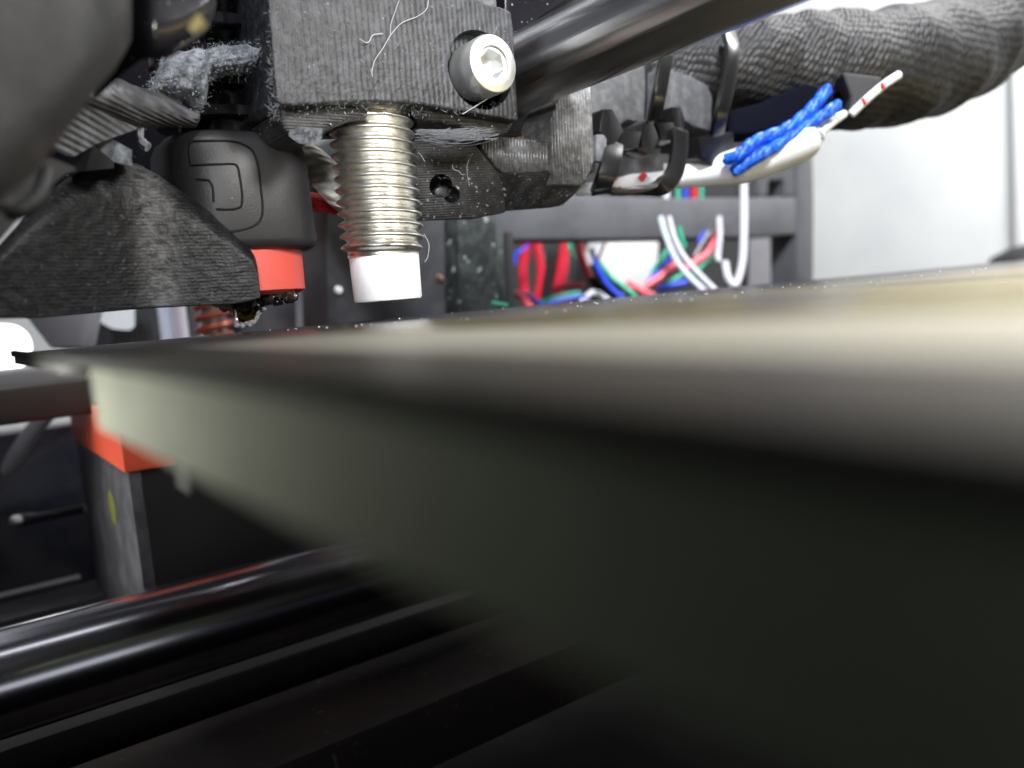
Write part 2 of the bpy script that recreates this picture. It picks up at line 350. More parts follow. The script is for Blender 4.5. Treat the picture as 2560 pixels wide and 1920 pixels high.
# ================================================================ SENSOR (M8 thread, vertical)
c0 = PD(960, 640, 78); SX, SY = c0[0], c0[1]
se = thing('proximity_sensor', (SX, SY, 2), 'threaded silver sensor barrel with white tip pointing down at the sheet', 'sensor')
m = M(); nt_, z0, z1, pitch = 72, 6.3, 27, 1.08; rows = int((z1-z0)/pitch*10); vs = []
for i in range(rows+1):
    z = z0+(z1-z0)*i/rows
    for j in range(nt_):
        th = 2*math.pi*j/nt_; f = ((z/pitch)+j/nt_) % 1; tri = 1-abs(2*f-1); tri = min(1, max(0, (tri-.12)/.74))
        fade = min(1, (z-z0)/1.0); r = 3.38+.66*tri*fade; vs.append((SX+r*math.cos(th), SY+r*math.sin(th), z))
m.add(vs, [(i*nt_+j, i*nt_+(j+1) % nt_, (i+1)*nt_+(j+1) % nt_, (i+1)*nt_+j) for i in range(rows) for j in range(nt_)]+[tuple(range(nt_-1, -1, -1))])
obj('threaded_barrel', m, M_thread, se, shade=60)
obj('sensor_tip', M().lathe((SX, SY, 1.95), (0, 0, 1), [(0, 2.9), (.12, 3.2), (.35, 3.3), (4.4, 3.36), (4.5, 3.3)], 56), M_white, se)

# ================================================================ SENSOR HOLDER
HX = SX+5.5
op = [(655, -160), (668, -60), (673, 40), (682, 155), (690, 262), (705, 276), (737, 279), (840, 271), (944, 269), (1050, 274), (1133, 289), (1200, 300), (1297, 317), (1290, 200), (1285, 90), (1278, 42), (1250, 30), (1215, 22), (1190, 8), (1180, -60), (1178, -160)]
ho = thing('sensor_holder', PX(950, 290, HX-7), 'dusty black printed block clamping the sensor, with a bright screw', 'sensor holder')
body = obj('clamp_block', M().prism([PX(u, v-14, HX) for u, v in op], (-12, 0, 0)), M_holder, ho, bevel=.9, seg=4)
obj('lower_skirt', M().prism([PX(u, v, HX-1.6) for u, v in ((694, 200), (700, 300), (716, 334), (745, 348), (790, 350), (825, 322), (880, 300), (1040, 296), (1130, 308), (1190, 334), (1230, 344), (1272, 336), (1290, 304), (1286, 220))], (-9, 0, 0)), M_low, ho, bevel=.6, seg=3)
scp = PX(1235, 158, HX+2.3)
# counterbore around the screw
def cutter(mm):
    me = bpy.data.meshes.new('c'); me.from_pydata([tuple(np.array(p)*S) for p in mm.v], [], mm.f)
    b = bmesh.new(); b.from_mesh(me); bmesh.ops.recalc_face_normals(b, faces=b.faces); b.to_mesh(me); b.free()
    o = bpy.data.objects.new('c', me); sc.collection.objects.link(o); return o
def cut(o, mm):
    c = cutter(mm); md = o.modifiers.new('b', 'BOOLEAN'); md.operation = 'DIFFERENCE'; md.object = c; md.solver = 'EXACT'
    bpy.context.view_layer.update(); dg = bpy.context.evaluated_depsgraph_get()
    me = bpy.data.meshes.new_from_object(o.evaluated_get(dg)); o.modifiers.clear(); o.data = me
    bpy.data.objects.remove(c)
    me.polygons.foreach_set('use_smooth', [True]*len(me.polygons)); me.set_sharp_from_angle(angle=math.radians(40))
cut(body, M().lathe((HX-1.6, scp[1], scp[2]), (1, 0, 0), [(0, 3.75), (1.5, 3.7), (4, 3.9)], 40))
cut(bpy.data.objects['lower_skirt'], M().lathe((SX, SY, 0), (0, 0, 1), [(0, 4.5), (40, 4.5)], 48))
cut(body, M().lathe((SX, SY, 0), (0, 0, 1), [(0, 4.6), (40, 4.6)], 48))
# screw: socket head with hex recess
sm = M(); n = 48; cx, cy, cz = scp
def ringp(x, r, hexa=False):
    o = []
    for j in range(n):
        t = 2*math.pi*j/n; rr = r
        if hexa:
            a = (t+.3) % (math.pi/3)-math.pi/6; rr = r/math.cos(a)
        o.append((x, cy+rr*math.cos(t), cz+rr*math.sin(t)))
    return o
rs = [ringp(cx-3.6, 2.7), ringp(cx-.35, 2.72), ringp(cx-.1, 2.6), ringp(cx, 2.4), ringp(cx, 1.65), ringp(cx-.18, 1.5), ringp(cx-.2, 1.22, 1), ringp(cx-2.0, 1.22, 1), ringp(cx-2.2, .05)]
vs = [p for r in rs for p in r]; fs = [(i*n+j, i*n+(j+1) % n, (i+1)*n+(j+1) % n, (i+1)*n+j) for i in range(len(rs)-1) for j in range(n)]
sm.add(vs, fs+[tuple(range(n-1, -1, -1)), tuple(range((len(rs)-1)*n, len(rs)*n))])
obj('screw', sm, M_screw, ho, shade=35, label='bright socket head screw with a hex recess')
# ribbed plate fringe above the holder, lump of lint on its lower left corner
obj('top_flange', M().prism([PX(u, v, HX-1.5) for u, v in ((1150, -80), (1235, -80), (1245, 30), (1200, 34), (1160, 20))], (-5, 0, 0)), M_rib, ho, bevel=.3)
lm = M().solid(np.linspace(722, 806, 14), lin([(722, 330), (740, 316), (806, 322)]), lin([(722, 340), (745, 358), (780, 364), (806, 345)]), lambda u, q: 67.5, 2.5, 4)
obj('lint_clump', lm, mat('dull_lint', (.10, .105, .115), .95, col2=(.03, .032, .036), nscale=22, bump=.3, bscale=18), base=PD(760, 340, 68), label='grey tuft of lint stuck under the lower left corner of the sensor holder', cat_='lint')

# ================================================================ HOTEND
nz = PD(620, 815, 78); NX, NY = nz[0], nz[1]
he = thing('hotend', (NX, NY, .7), 'black silicone covered hotend with red collar and brass nozzle', 'hotend')
zt = PX(600, 318, NX+6.6)[2]; zb = PX(700, 622, NX+5)[2]
def rsq(s, r, z, sc_=1): return [A(NX+(x)*sc_, NY+(y)*sc_, z) for x, y in rrect(-s, -s, s, s, r, 8)]
def loft(rings):
    n = len(rings[0]); k = len(rings); vs = [p for r in rings for p in r]
    return M().add(vs, [(i*n+j, i*n+(j+1) % n, (i+1)*n+(j+1) % n, (i+1)*n+j) for i in range(k-1) for j in range(n)]+[tuple(range(n-1, -1, -1)), tuple(range((k-1)*n, k*n))])
hs = 6.7
obj('silicone_sock', loft([rsq(hs, 4.6, zb, .90), rsq(hs, 4.6, zb+.25, .965), rsq(hs, 4.6, zb+.9, 1.0), rsq(hs, 4.6, zt-3, .975), rsq(hs, 4.6, zt-1.2, .955), rsq(hs, 4.6, zt-.3, .90), rsq(hs, 4.6, zt, .8)]), M_sock, he, shade=60)
from mathutils.bvhtree import BVHTree
so = bpy.data.objects['silicone_sock']; _bm = bmesh.new(); _bm.from_mesh(so.data); bv = BVHTree.FromBMesh(_bm)
def on_sock(u, v):
    d = ray(u, v); d = d/np.linalg.norm(d); hit = bv.ray_cast(Vector((CAM-LOC['hotend'])*S), Vector(d))[0]
    return np.array(hit)/S+LOC['hotend'] if hit else None
lg = M()
for pts_ in ([(478, 412), (474, 380), (477, 358), (490, 353), (560, 352), (600, 358), (632, 378), (646, 420), (652, 470), (657, 520), (651, 550), (632, 566), (600, 576), (570, 580)],
             [(540, 523), (570, 524), (592, 521), (604, 512), (605, 480), (599, 440), (594, 418), (582, 410), (540, 411), (478, 413)],
             [(524, 452), (532, 470), (534, 505)], [(524, 452), (512, 450), (490, 448)]):
    pp = [on_sock(p[0], p[1]) for p in smooth([(a, b, 0) for a, b in pts_], 5)]; pp = [p for p in pp if p is not None]
    if len(pp) > 2: lg.tube(pp, .11, 8)
obj('embossed_outline', lg, mat('silicone_groove', (.004, .004, .004), .6, spec=.2), he, kind='stuff', label='rounded D-shaped outline embossed in the black sock')
zr0 = PX(700, 735, NX+4)[2]; zr1 = zb+.6
obj('red_collar', M().lathe((NX, NY, zr0), (0, 0, 1), [(0, 4.9), (.15, 5.3), (.4, 5.75), (zr1-zr0, 5.85)], 64), M_red, he)
obj('nozzle', M().lathe((NX, NY, .75), (0, 0, 1), [(0, .35), (.1, .5), (1.6, 1.7), (1.9, 2.2), (zr0-.75, 2.6), (zr0-.5, 4.6)], 32), M_brass, he)
for k in range(7):
    z = zt+1.2+k*2.6
    obj('cooling_fin', M().lathe((NX, NY, z), (0, 0, 1), [(0, 5.8), (.1, 6), (.9, 6), (1.0, 5.8)], 48), M_black, he)
obj('heat_break', M().lathe((NX, NY, zt-.2), (0, 0, 1), [(0, 4.2), (20, 4.2)], 32), M_black, he)
# burnt plastic under the collar
bl = M(); rb = random.Random(3)
for k in range(90):
    u = rb.uniform(588, 735); v = 742+.5*max(0, 690-u)*.28+rb.uniform(-4, 10) if u < 700 else 742+rb.uniform(-6, 4)
    bl.lathe(PD(u, v, 76+rb.uniform(-1, 1)), (rb.uniform(-1, 1), rb.uniform(-1, 1), .6), [(-.5, .1), (-.2, .5), (.2, .45), (.5, .1)], 8)
obj('burnt_residue', bl, M_burnt, he, kind='stuff', label='black burnt plastic crust around the nozzle')
dr = M(); path = cat([PD(520, 757, 75), PD(545, 764, 75), PD(562, 772, 75), PD(578, 762, 75), PD(588, 792, 75.5), PD(590, 812, 75.5), PD(604, 812, 75.5), PD(622, 808, 75.5), PD(638, 802, 75.5), PD(648, 782, 75.5), PD(660, 770, 75.5), PD(655, 762, 76)], 6)
dr.tube(path, [.10+.10*abs(math.sin(i*.9))+.08*rb.random() for i in range(len(path))], 8)
for u, v, r in ((592, 813, .28), (606, 815, .24), (624, 812, .26), (560, 768, .5), (545, 760, .35), (570, 758, .4), (660, 772, .22), (632, 806, .26), (712, 752, .25), (738, 740, .2), (648, 760, .3)):
    dr.lathe(PD(u, v, 75.2), (0, .3, 1), [(-r, .05), (-r*.6, r*.8), (0, r), (r*.6, r*.8), (r, .05)], 9)
obj('plastic_ooze', dr, M_clear, he, kind='stuff', label='translucent white plastic oozing round the nozzle tip')

obj('fan_back_plate', M().prism([PD(u, v, 96) for u, v in ((60, -120), (700, -120), (700, 360), (620, 560), (200, 600), (60, 560))], FW*4), M_black, label='black plate behind the cooling fins at the upper left', cat_='plate', bevel=.5)
# ================================================================ PART COOLING DUCT (big black nose)
us = np.concatenate([np.linspace(-80, 330, 22), np.linspace(340, 440, 16), np.linspace(450, 650, 30)])
top = lin([(-80, 700), (0, 610), (60, 545), (110, 492), (160, 450), (215, 422), (270, 408), (320, 404), (350, 412), (400, 440), (460, 482), (520, 525), (580, 575), (625, 622), (640, 645), (648, 690), (650, 720)])
botm = lin([(-80, 796), (0, 794), (100, 792), (220, 781), (364, 768), (584, 757), (650, 744)])
_dd = lin([(-80, 53.2), (0, 55.4), (330, 64.8), (360, 65.5), (385, 66.0), (410, 66.4), (440, 66.8), (650, 70.6)])
dD = lambda u: sum(_dd(u+k*9) for k in range(-3, 4))/7
def bend_band(m, base, p0, sdir, width, col):  # paler mottled band mixed into a base colour
    nt = m.node_tree; N = nt.nodes; L = nt.links; b = N['Principled BSDF']; src = b.inputs['Base Color'].links[0].from_socket
    tc = N.new('ShaderNodeTexCoord'); vs_ = N.new('ShaderNodeVectorMath'); vs_.operation = 'SUBTRACT'; L.new(tc.outputs['Object'], vs_.inputs[0]); vs_.inputs[1].default_value = tuple((p0-base)*S)
    dt = N.new('ShaderNodeVectorMath'); dt.operation = 'DOT_PRODUCT'; L.new(vs_.outputs[0], dt.inputs[0]); dt.inputs[1].default_value = tuple(sdir)
    ab = N.new('ShaderNodeMath'); ab.operation = 'ABSOLUTE'; L.new(dt.outputs['Value'], ab.inputs[0])
    mr = N.new('ShaderNodeMapRange'); mr.inputs['From Min'].default_value = 0; mr.inputs['From Max'].default_value = width*S; mr.inputs['To Min'].default_value = 1; mr.inputs['To Max'].default_value = 0; mr.interpolation_type = 'SMOOTHSTEP'; L.new(ab.outputs[0], mr.inputs['Value'])
    nz_ = N.new('ShaderNodeTexNoise'); nz_.inputs['Scale'].default_value = 9; nz_.inputs['Detail'].default_value = 5; nz_.inputs['Roughness'].default_value = .7; mp = N.new('ShaderNodeMapping'); mp.inputs['Scale'].default_value = (1, 1, 2.2); L.new(tc.outputs['Object'], mp.inputs[0]); L.new(mp.outputs[0], nz_.inputs['Vector'])
    r2 = N.new('ShaderNodeMapRange'); r2.inputs['From Min'].default_value = .35; r2.inputs['From Max'].default_value = .7; L.new(nz_.outputs['Fac'], r2.inputs['Value'])
    mu = N.new('ShaderNodeMath'); mu.operation = 'MULTIPLY'; L.new(mr.outputs[0], mu.inputs[0]); L.new(r2.outputs[0], mu.inputs[1])
    mx = N.new('ShaderNodeMix'); mx.data_type = 'RGBA'; L.new(mu.outputs[0], mx.inputs[0]); L.new(src, mx.inputs[6]); mx.inputs[7].default_value = (*col, 1); L.new(mx.outputs[2], b.inputs['Base Color'])
_a, _b = PD(375, 600, dD(375)), PD(425, 600, dD(425)); _s = _b-_a; _s[2] = 0; _s /= np.linalg.norm(_s)
bend_band(M_duct, PD(360, 770, 66), PD(395, 600, dD(395)), _s, 2.6, (.17, .17, .175))  # paler band down the bend of the duct
fd = thing('cooling_duct', PD(360, 770, 66), 'mottled black printed fan duct with curved nose beside the hotend', 'fan duct')
obj('duct_shell', M().solid(us, top, botm, lambda u, q: dD(u)+1.2*(max(0, .25-q)/.25)**2, 7, 20), M_duct, fd, bevel=0, shade=55)
obj('duct_lip', M().solid(np.linspace(-80, 640, 40), lambda u: botm(u)-3, lambda u: botm(u)+3, lambda u, q: dD(u)+.25, 6.4, 2), M_dark, fd)

# ================================================================ FAN HOUSING, near and blurred
fh = thing('fan_housing', PD(60, 300, 34), 'large blurred grey fan housing filling the upper left corner', 'fan housing')
hd = lin([(-300, 27), (-50, 31), (120, 34), (220, 36), (300, 40), (330, 46)])
obj('housing_shell', M().solid(np.linspace(-300, 330, 30), lambda u: -300, lin([(-300, 740), (0, 500), (90, 430), (160, 340), (230, 240), (290, 170), (330, 100)]), lambda u, q: hd(u)+5*max(0, q-.8)**1.5*5, 5, 16), M_shroud, fh, shade=60)
obj('housing_foot', M().solid(np.linspace(-120, 190, 20), lin([(-120, 540), (0, 420), (60, 400), (130, 395), (190, 420)]), lin([(-120, 700), (0, 602), (70, 520), (160, 436), (190, 425)]), lambda u, q: 46+u*.02, 4, 6), M_shroud, fh, shade=60)
obj('clip_lever', M().tube(cat([PD(-20, 520, 42), PD(40, 530, 42), PD(95, 490, 43), PD(120, 430, 44)], 5), .45, 10), M_dark, fh)
mb = thing('fan_motor', PD(400, 60, 50), 'dark blurred motor block above the lint, with a small brass insert', 'motor')
obj('motor_body', M().solid(np.linspace(235, 540, 22), lambda u: -260, lin([(235, 250), (300, 190), (350, 150), (430, 140), (480, 108), (520, 80), (540, 20)]), lambda u, q: 48+abs(u-380)*.012+3*max(0, q-.8)**2*10, 8, 12), M_black, mb, shade=60)
obj('brass_insert', M().tube([PD(478, 78, 40), PD(508, 50, 40)], [.22, .4], 14), mat('brass', (.26, .22, .09), .6, .3), mb)

# grey dusty bracket pieces between the housing and the hotend
br = thing('duct_bracket', PD(330, 270, 64), 'grey ribbed printed bracket arm crossing behind the fan duct', 'bracket')
obj('arm', M().solid(np.linspace(190, 500, 30), lin([(190, 225), (230, 200), (300, 196), (330, 212), (400, 232), (470, 268), (500, 276)]), lin([(190, 262), (240, 290), (350, 312), (430, 318), (492, 320), (500, 300)]), lambda u, q: 58+(u-190)*.035+1.5*(q-.5)**2*4, 4, 8), M_ribgrey, br, shade=55)
obj('ribbed_plate', M().solid(np.linspace(132, 345, 26), lin([(132, 362), (180, 280), (215, 262), (345, 320)]), lin([(132, 372), (165, 388), (185, 392), (240, 360), (280, 345), (345, 322)]), lambda u, q: 57+(u-132)*.03, 3, 8), M_ribgrey, br, shade=55)
obj('wedge', M().solid(np.linspace(172, 285, 12), lin([(172, 425), (235, 362), (285, 405)]), lin([(172, 432), (285, 420)]), lambda u, q: 60, 3, 4), M_shroud, br)
obj('worn_tip', M().solid(np.linspace(245, 330, 12), lin([(245, 362), (275, 345), (330, 375)]), lin([(245, 368), (270, 402), (330, 415)]), lambda u, q: 62, 3, 4), M_dust, br)
# lint covered cable elbow
el = M().tube(cat([PD(676, 118, 71), PD(640, 132, 71), PD(560, 152, 70.5), PD(490, 160, 70), PD(440, 190, 69.5), PD(440, 235, 69.5), PD(490, 262, 70)], 8), [1.0, 1.1]+[.9+.25*math.sin(i*.8) for i in range(10)]+[1.4+.2*math.sin(i*1.1) for i in range(12)]+[1.75+.15*math.sin(i) for i in range(25)], 18) if False else None
us2 = np.linspace(378, 672, 44)
elbow = M().solid(us2, lin([(378, 215), (395, 165), (420, 135), (450, 114), (480, 108), (540, 112), (600, 112), (640, 104), (672, 96)]),
                  lin([(378, 235), (400, 250), (440, 268), (500, 288), (516, 262), (520, 250), (522, 206), (560, 192), (600, 184), (645, 172), (655, 140), (672, 118)]),
                  lambda u, q: 67.5+5.5*abs(q-.5)**2*2+.5*math.sin(u*.11+q*9)*.5+.12*math.sin(q*26), 3.2, 22)
obj('lint_covered_elbow', elbow, M_dust, base=PD(450, 200, 70), shade=70, label='bent cable duct furred with thick blue grey lint left of the sensor holder', cat_='cable duct')
st = M().tube(cat([PD(352, 318, 66), PD(350, 340, 66), PD(358, 360, 66), PD(370, 368, 66)], 5), [.28]*8+[.42]*8, 8)
obj('plastic_strand', st, M_dust, label='short curled grey plastic strand above the fan duct', cat_='plastic strand')

# ================================================================ X ROD + BEARING + CARRIAGE
RY, RZ = 56.0, 25.7
obj('guide_rod', M().lathe((-150, RY, RZ), (1, 0, 0), [(0, 4), (200, 4)], 96), M_rod, base=(-60, RY, RZ), shade=40, label='thick polished steel guide rod running out of the top right', cat_='guide rod')
be = thing('linear_bearing', (-82, RY, RZ-7.5), 'greasy orange stained linear bearing around the guide rod', 'bearing')
obj('bearing_shell', M().lathe((-96, RY, RZ), (1, 0, 0), [(0, 7.5), (20, 7.5), (20.4, 7.1), (20.4, 6.3), (19.6, 6.2)], 64), M_grease, be)
obj('bearing_seal', M().lathe((-96, RY, RZ), (1, 0, 0), [(0, 6.1), (20.0, 6.1), (20.2, 4.3)], 64), M_dark, be)
ca = thing('x_carriage', PX(1250, 545, -74), 'black printed carriage with ribbed layers under the guide rod', 'carriage')
rib = [(1150, 348), (1215, 338), (1290, 343), (1300, 350), (1396, 356), (1398, 330), (1390, 300), (1400, 262), (1425, 232), (1486, 190), (1489, 395), (1478, 432), (1457, 463), (1397, 463), (1393, 433), (1290, 433), (1245, 433), (1215, 405), (1190, 370)]
def ridged(u0, u1, step, top, bot, x, h, th, sl=0):
    """real layer ridges: columns across the face, each ridge a rounded bead running down it"""
    m_ = M(); us = []; k = 0
    while u0+k*step/4 < u1: us.append((u0+k*step/4, (0, .75, 1, .75)[k % 4])); k += 1
    vf = []; vb = []
    for u, q in us:
        for v, dx in ((top(u), -.25), (top(u)+5, 0), (bot(u)-5, 0), (bot(u), -.35)):
            p = PX(u+sl*(v-400), v, x+dx); p = p+A(h*q, 0, 0); vf.append(p); vb.append(PX(u+sl*(v-400), v, x)+A(-th, 0, 0))
    n_ = len(us); N_ = 4*n_; fs = []
    for i in range(n_-1):
        for j in range(3): a = i*4+j; fs += [(a, a+1, a+5, a+4), (N_+a, N_+a+4, N_+a+5, N_+a+1)]
        a = i*4; fs.append((a, a+4, N_+a+4, N_+a)); a += 3; fs.append((a, N_+a, N_+a+4, a+4))
    for j in range(3): fs.append((j, N_+j, N_+j+1, j+1)); a = (n_-1)*4+j; fs.append((a, a+1, N_+a+1, N_+a))
    return m_.add(vf+vb, fs)
obj('ribbed_face', ridged(1196, 1397, 7.6, lin([(1190, 345), (1215, 338), (1290, 345), (1397, 358)]), lin([(1190, 352), (1215, 388), (1235, 418), (1255, 433), (1397, 435)]), -71.5, .19, 7, sl=.05), M_rib, ca, shade=80)
obj('upright', ridged(1378, 1484, 7.2, lin([(1378, 300), (1395, 258), (1420, 232), (1484, 180)]), lin([(1378, 462), (1440, 465), (1455, 460), (1476, 425), (1484, 395)]), -70.8, .18, 6, sl=.05), M_rib, ca, shade=80)
pt = PX(1300, 436, -71.8)
obj('lower_jaw', M().prism([PP(u, v, pt, (.80, -.15, -.60)) for u, v in ((1240, 430), (1395, 430), (1397, 462), (1456, 463), (1445, 480), (1405, 516), (1376, 521), (1262, 530), (1252, 500))], (-7, 3, 5)), M_low, ca, bevel=.25)
pt2 = PX(1150, 440, -73)
obj('side_cheek', M().prism([PP(u, v, pt2, (.9, -.35, -.30)) for u, v in ((1030, 338), (1160, 340), (1190, 362), (1222, 402), (1248, 432), (1262, 480), (1266, 532), (1180, 548), (1060, 552), (1020, 552))], (-8, 2, 1)), M_low, ca, bevel=.3)
ck = bpy.data.objects['side_cheek']
hp = PP(1105, 455, pt2, (.9, -.35, -.30))
cut(ck, M().tube([hp+A(2, -1, -1), hp+A(-5, 2, 1)], 1.25, 20))
cut(ck, M().tube([hp+A(2, -1, -1)+A(0, 1.2, -.9), hp+A(-5, 2, 1)+A(0, 1.2, -.9)], .9, 20))
obj('inner_nut', M().lathe(hp+A(-3.2, 1.6, -.6), (.9, -.35, -.3), [(0, .7), (.5, .7), (.6, .4)], 6), M_rib, ca)
obj('carriage_back', M().prism([PX(u, v, -84) for u, v in ((1262, -120), (1600, -120), (1500, 60), (1500, 300), (1262, 300))], (-6, 0, 0)), M_black, ca, bevel=.4)
obj('carriage_front', M().prism([PX(u, v, -72) for u, v in ((1262, -140), (1540, -140), (1430, -10), (1352, 40), (1318, 75), (1300, 120), (1262, 150))], (-5, 0, 0)), M_black, ca, bevel=.3)
obj('cavity_wall', M().prism([PX(u, v, -79) for u, v in ((1270, 230), (1440, 230), (1430, 380), (1270, 380))], (-3, 0, 0)), M_low, ca)

# cable mount plate with slots
mo = thing('cable_mount', PX(1620, 430, -76), 'grey printed cable mount plate holding the zip ties', 'cable mount')
def q5(x, y): return (1420+x/3.77, 60+y/3.77)
def plate(name, zs, x=-76, th=3, mt=M_mount, par=mo, bev=.3, lab=None): return obj(name, M().prism([PX(*q5(a, b), x) for a, b in zs], (-th, 0, 0)), mt, par, bevel=bev, label=lab)
plate('left_plate', [(225, 380), (720, 300), (735, 600), (720, 930), (560, 900), (430, 1000), (240, 1000)])
plate('right_plate', [(900, 400), (1190, 500), (1320, 580), (1365, 700), (1350, 1010), (1180, 960), (1090, 900), (930, 930), (880, 900)])
plate('lower_plate', [(480, 1150), (880, 1170), (850, 1440), (420, 1440)], -77)
plate('edge_web', [(180, 520), (240, 520), (270, 1400), (190, 1400)], -74)
plate('backing', [(220, 350), (1560, 250), (1570, 1250), (900, 1200), (240, 1250)], -81, 2, M_dark)
# zip ties
def tie(name_label, head, paths, tail=None):
    c = np.mean([PX(*q5(a, b), -73) for a, b in head[0]], axis=0)
    t = thing('zip_tie', c, name_label, 'zip tie', 'black zip ties on the cable mount')
    for h in head: obj('head', M().prism([PX(*q5(a, b), -71.5) for a, b in h], (-3.2, 0, 0)), M_tie, t, bevel=.15)
    for wd, ps in paths:
        obj('strap', M().ribbon(cat([PX(*q5(a, b), x) for a, b, x in ps], 6), wd, .9, (.2, 1, 0)), M_tie, t, bevel=.18)
    return t
tie('black zip tie nearest the ribbed carriage, its strap bent under the white cable', [[(330, 800), (420, 800), (525, 1000), (430, 1190), (300, 1010)], [(530, 1010), (700, 1010), (700, 1170), (450, 1185)]],
    [(2.3, [(430, 1130, -72), (400, 1300, -71), (340, 1480, -71), (300, 1580, -73)])])
tie('black zip tie in the middle of the mount with a shiny vertical strap', [[(700, 930), (780, 880), (865, 1085), (790, 1235), (650, 1180)], [(835, 925), (1000, 925), (1040, 1100), (880, 1095)]],
    [(1.7, [(930, 280, -70), (890, 480, -69.5), (850, 700, -69.5), (810, 900, -71)])])
tie('black zip tie with a long strap looped down beneath the white cable', [[(975, 780), (1070, 780), (1110, 930), (1080, 1080), (1020, 1080)]],
    [(2.2, [(1050, 1000, -71), (1045, 1200, -70.5), (1000, 1400, -70), (880, 1530, -70), (640, 1575, -71.5), (380, 1580, -73)])])
tie('rightmost black zip tie next to the blue wires', [[(1230, 1070), (1400, 1030), (1560, 1010), (1575, 1230), (1500, 1340), (1400, 1380), (1260, 1250)]],
    [(1.8, [(1500, 60, -73), (1545, 250, -70.5), (1500, 600, -69.5), (1440, 850, -69.5), (1400, 1040, -71)])])
obj('tie_offcut', M().prism([PX(*q5(a, b), -71.5) for a, b in ((268, 1040), (366, 1040), (366, 1310), (268, 1290))], (-.8, 0, 0)), M_mount, bevel=.15, label='square cut grey tie end beside the ribbed carriage', cat_='tie end')

# ================================================================ CABLES
slp = [(1400, 215, 118, 62), (1520, 200, 118, 90), (1650, 190, 118, 115), (1760, 182, 118, 125), (1880, 180, 118, 132), (2000, 182, 119, 136), (2120, 178, 121, 138), (2240, 165, 125, 140), (2350, 145, 130, 132), (2440, 105, 134, 122), (2520, 40, 138, 118), (2590, -60, 140, 118), (2640, -180, 142, 118)]
cpts = cat([PD(u, v, D) for u, v, D, h in slp], 12)
rr = cat([A(h*D/F, 0, 0) for u, v, D, h in slp], 12); nseg = 64
msl = M().tube(cpts, [r[0]*(1+.025*math.sin(i*.55)) for i, r in enumerate(rr)], nseg)
for i_ in range(len(cpts)):
    for j_ in range(nseg):
        k_ = i_*nseg+j_; a_ = 2*math.pi*j_/nseg; f_ = 1+.022*math.sin(3*a_+i_*.21)+.016*math.sin(5*a_-i_*.37+1)+.012*math.sin(i_*1.3+2*a_)+.03*max(0, math.sin(2*a_+i_*.11))**4
        msl.v[k_] = tuple(cpts[i_]+(np.array(msl.v[k_])-cpts[i_])*f_)
sv = thing('cable_sleeve', PD(1900, 320, 112), 'thick woven black cable sleeve sweeping right behind the guide rod', 'cable sleeve')
o = obj('woven_tube', msl, M_sleeve, sv, shade=80)
ls = [0]
for a, b in zip(cpts, cpts[1:]): ls.append(ls[-1]+np.linalg.norm(b-a))
uv_tube(o, nseg, ls, 2*math.pi*7.5)
def q4(x, y): return (1800+x/2.91, y/2.91)
navy = mat('painted_sleeve_shade', (.003, .0035, .009), .9, spec=.1)
obj('opening_shade', M().prism([PD(*q4(a, b), 109.5+a*.004) for a, b in ((60, 800), (300, 740), (620, 600), (760, 540), (880, 515), (900, 560), (960, 700), (930, 790), (860, 900), (600, 900), (200, 980), (60, 980))], FW*4), navy, sv, bevel=.6, seg=3)  # dark slab over the tube, painting the shade inside the opening
obj('fabric_fold', M().prism([PD(*q4(a, b), 109) for a, b in ((890, 520), (1180, 555), (1190, 620), (1040, 720), (940, 830), (960, 700))], FW*3), mat('sleeve_cloth', (.045, .045, .05), .8, bump=.1, bscale=14), sv, bevel=.5, seg=3)
M_blue = mat('blue_wire', (.005, .05, .80), .42, col2=(.01, .20, .90), nscale=20, lo=.45, hi=.55)
def twisted(name, pts, r, mt, label, cat_, group=None):
    cp = cat(pts, 14); mm = M(); k = len(cp)
    for s_ in range(3):
        pa = []
        for i, p in enumerate(cp):
            t = cp[min(i+1, k-1)]-cp[max(i-1, 0)]; t /= np.linalg.norm(t); a = np.cross(t, A(0, 0, 1)); a /= np.linalg.norm(a); b = np.cross(a, t)
            an = i*.30+s_*2*math.pi/3; pa.append(p+r*.36*(a*math.cos(an)+b*math.sin(an)))
        mm.tube(pa, r*.72, 10)
    return obj(name, mm, mt, label=label, cat_=cat_, group=group)
twisted('blue_wire', [PD(2070, 222, 107), PD(2020, 280, 106), PD(1960, 325, 105), PD(1890, 352, 104), PD(1845, 388, 103), PD(1815, 400, 104)], .78, M_blue, 'upper bright blue twisted wire coming out of the sleeve opening', 'wire', 'blue wires at the sleeve')
twisted('blue_wire', [PD(2095, 262, 107), PD(2040, 300, 106), PD(1970, 345, 105), PD(1905, 385, 104), PD(1870, 405, 104), PD(1835, 428, 104)], .78, M_blue, 'lower bright blue twisted wire lying along the white cable', 'wire', 'blue wires at the sleeve')
def tube_px(name, pts, mt, label, cat_='wire', group=None, n=14, parent=None):
    cp = cat([PD(u, v, D) for u, v, D, h in pts], 7); hh = cat([A(h*D/F, 0, 0) for u, v, D, h in pts], 7)
    return obj(name, M().tube(cp, [max(.05, h[0]) for h in hh], n), mt, parent, shade=60, label=label, cat_=cat_, group=group)
M_wc = mat('white_sleeving', (.90, .93, .98), .45, bump=.02, bscale=12)
tube_px('white_cable', [(1660, 440, 109, 30), (1760, 432, 108, 34), (1860, 412, 107, 46), (1930, 388, 107, 46), (1985, 365, 107, 48), (2018, 350, 107, 44), (2036, 342, 107, 30), (2040, 340, 107, 14), (2075, 308, 108, 13), (2110, 285, 110, 10)], M_wc, 'glaring white sheathed cable curving under the blue wires', 'cable', n=24)
rw = thing('striped_cable', PD(1500, 470, 104), 'white cable with red dashes passing under the cable mount', 'cable')
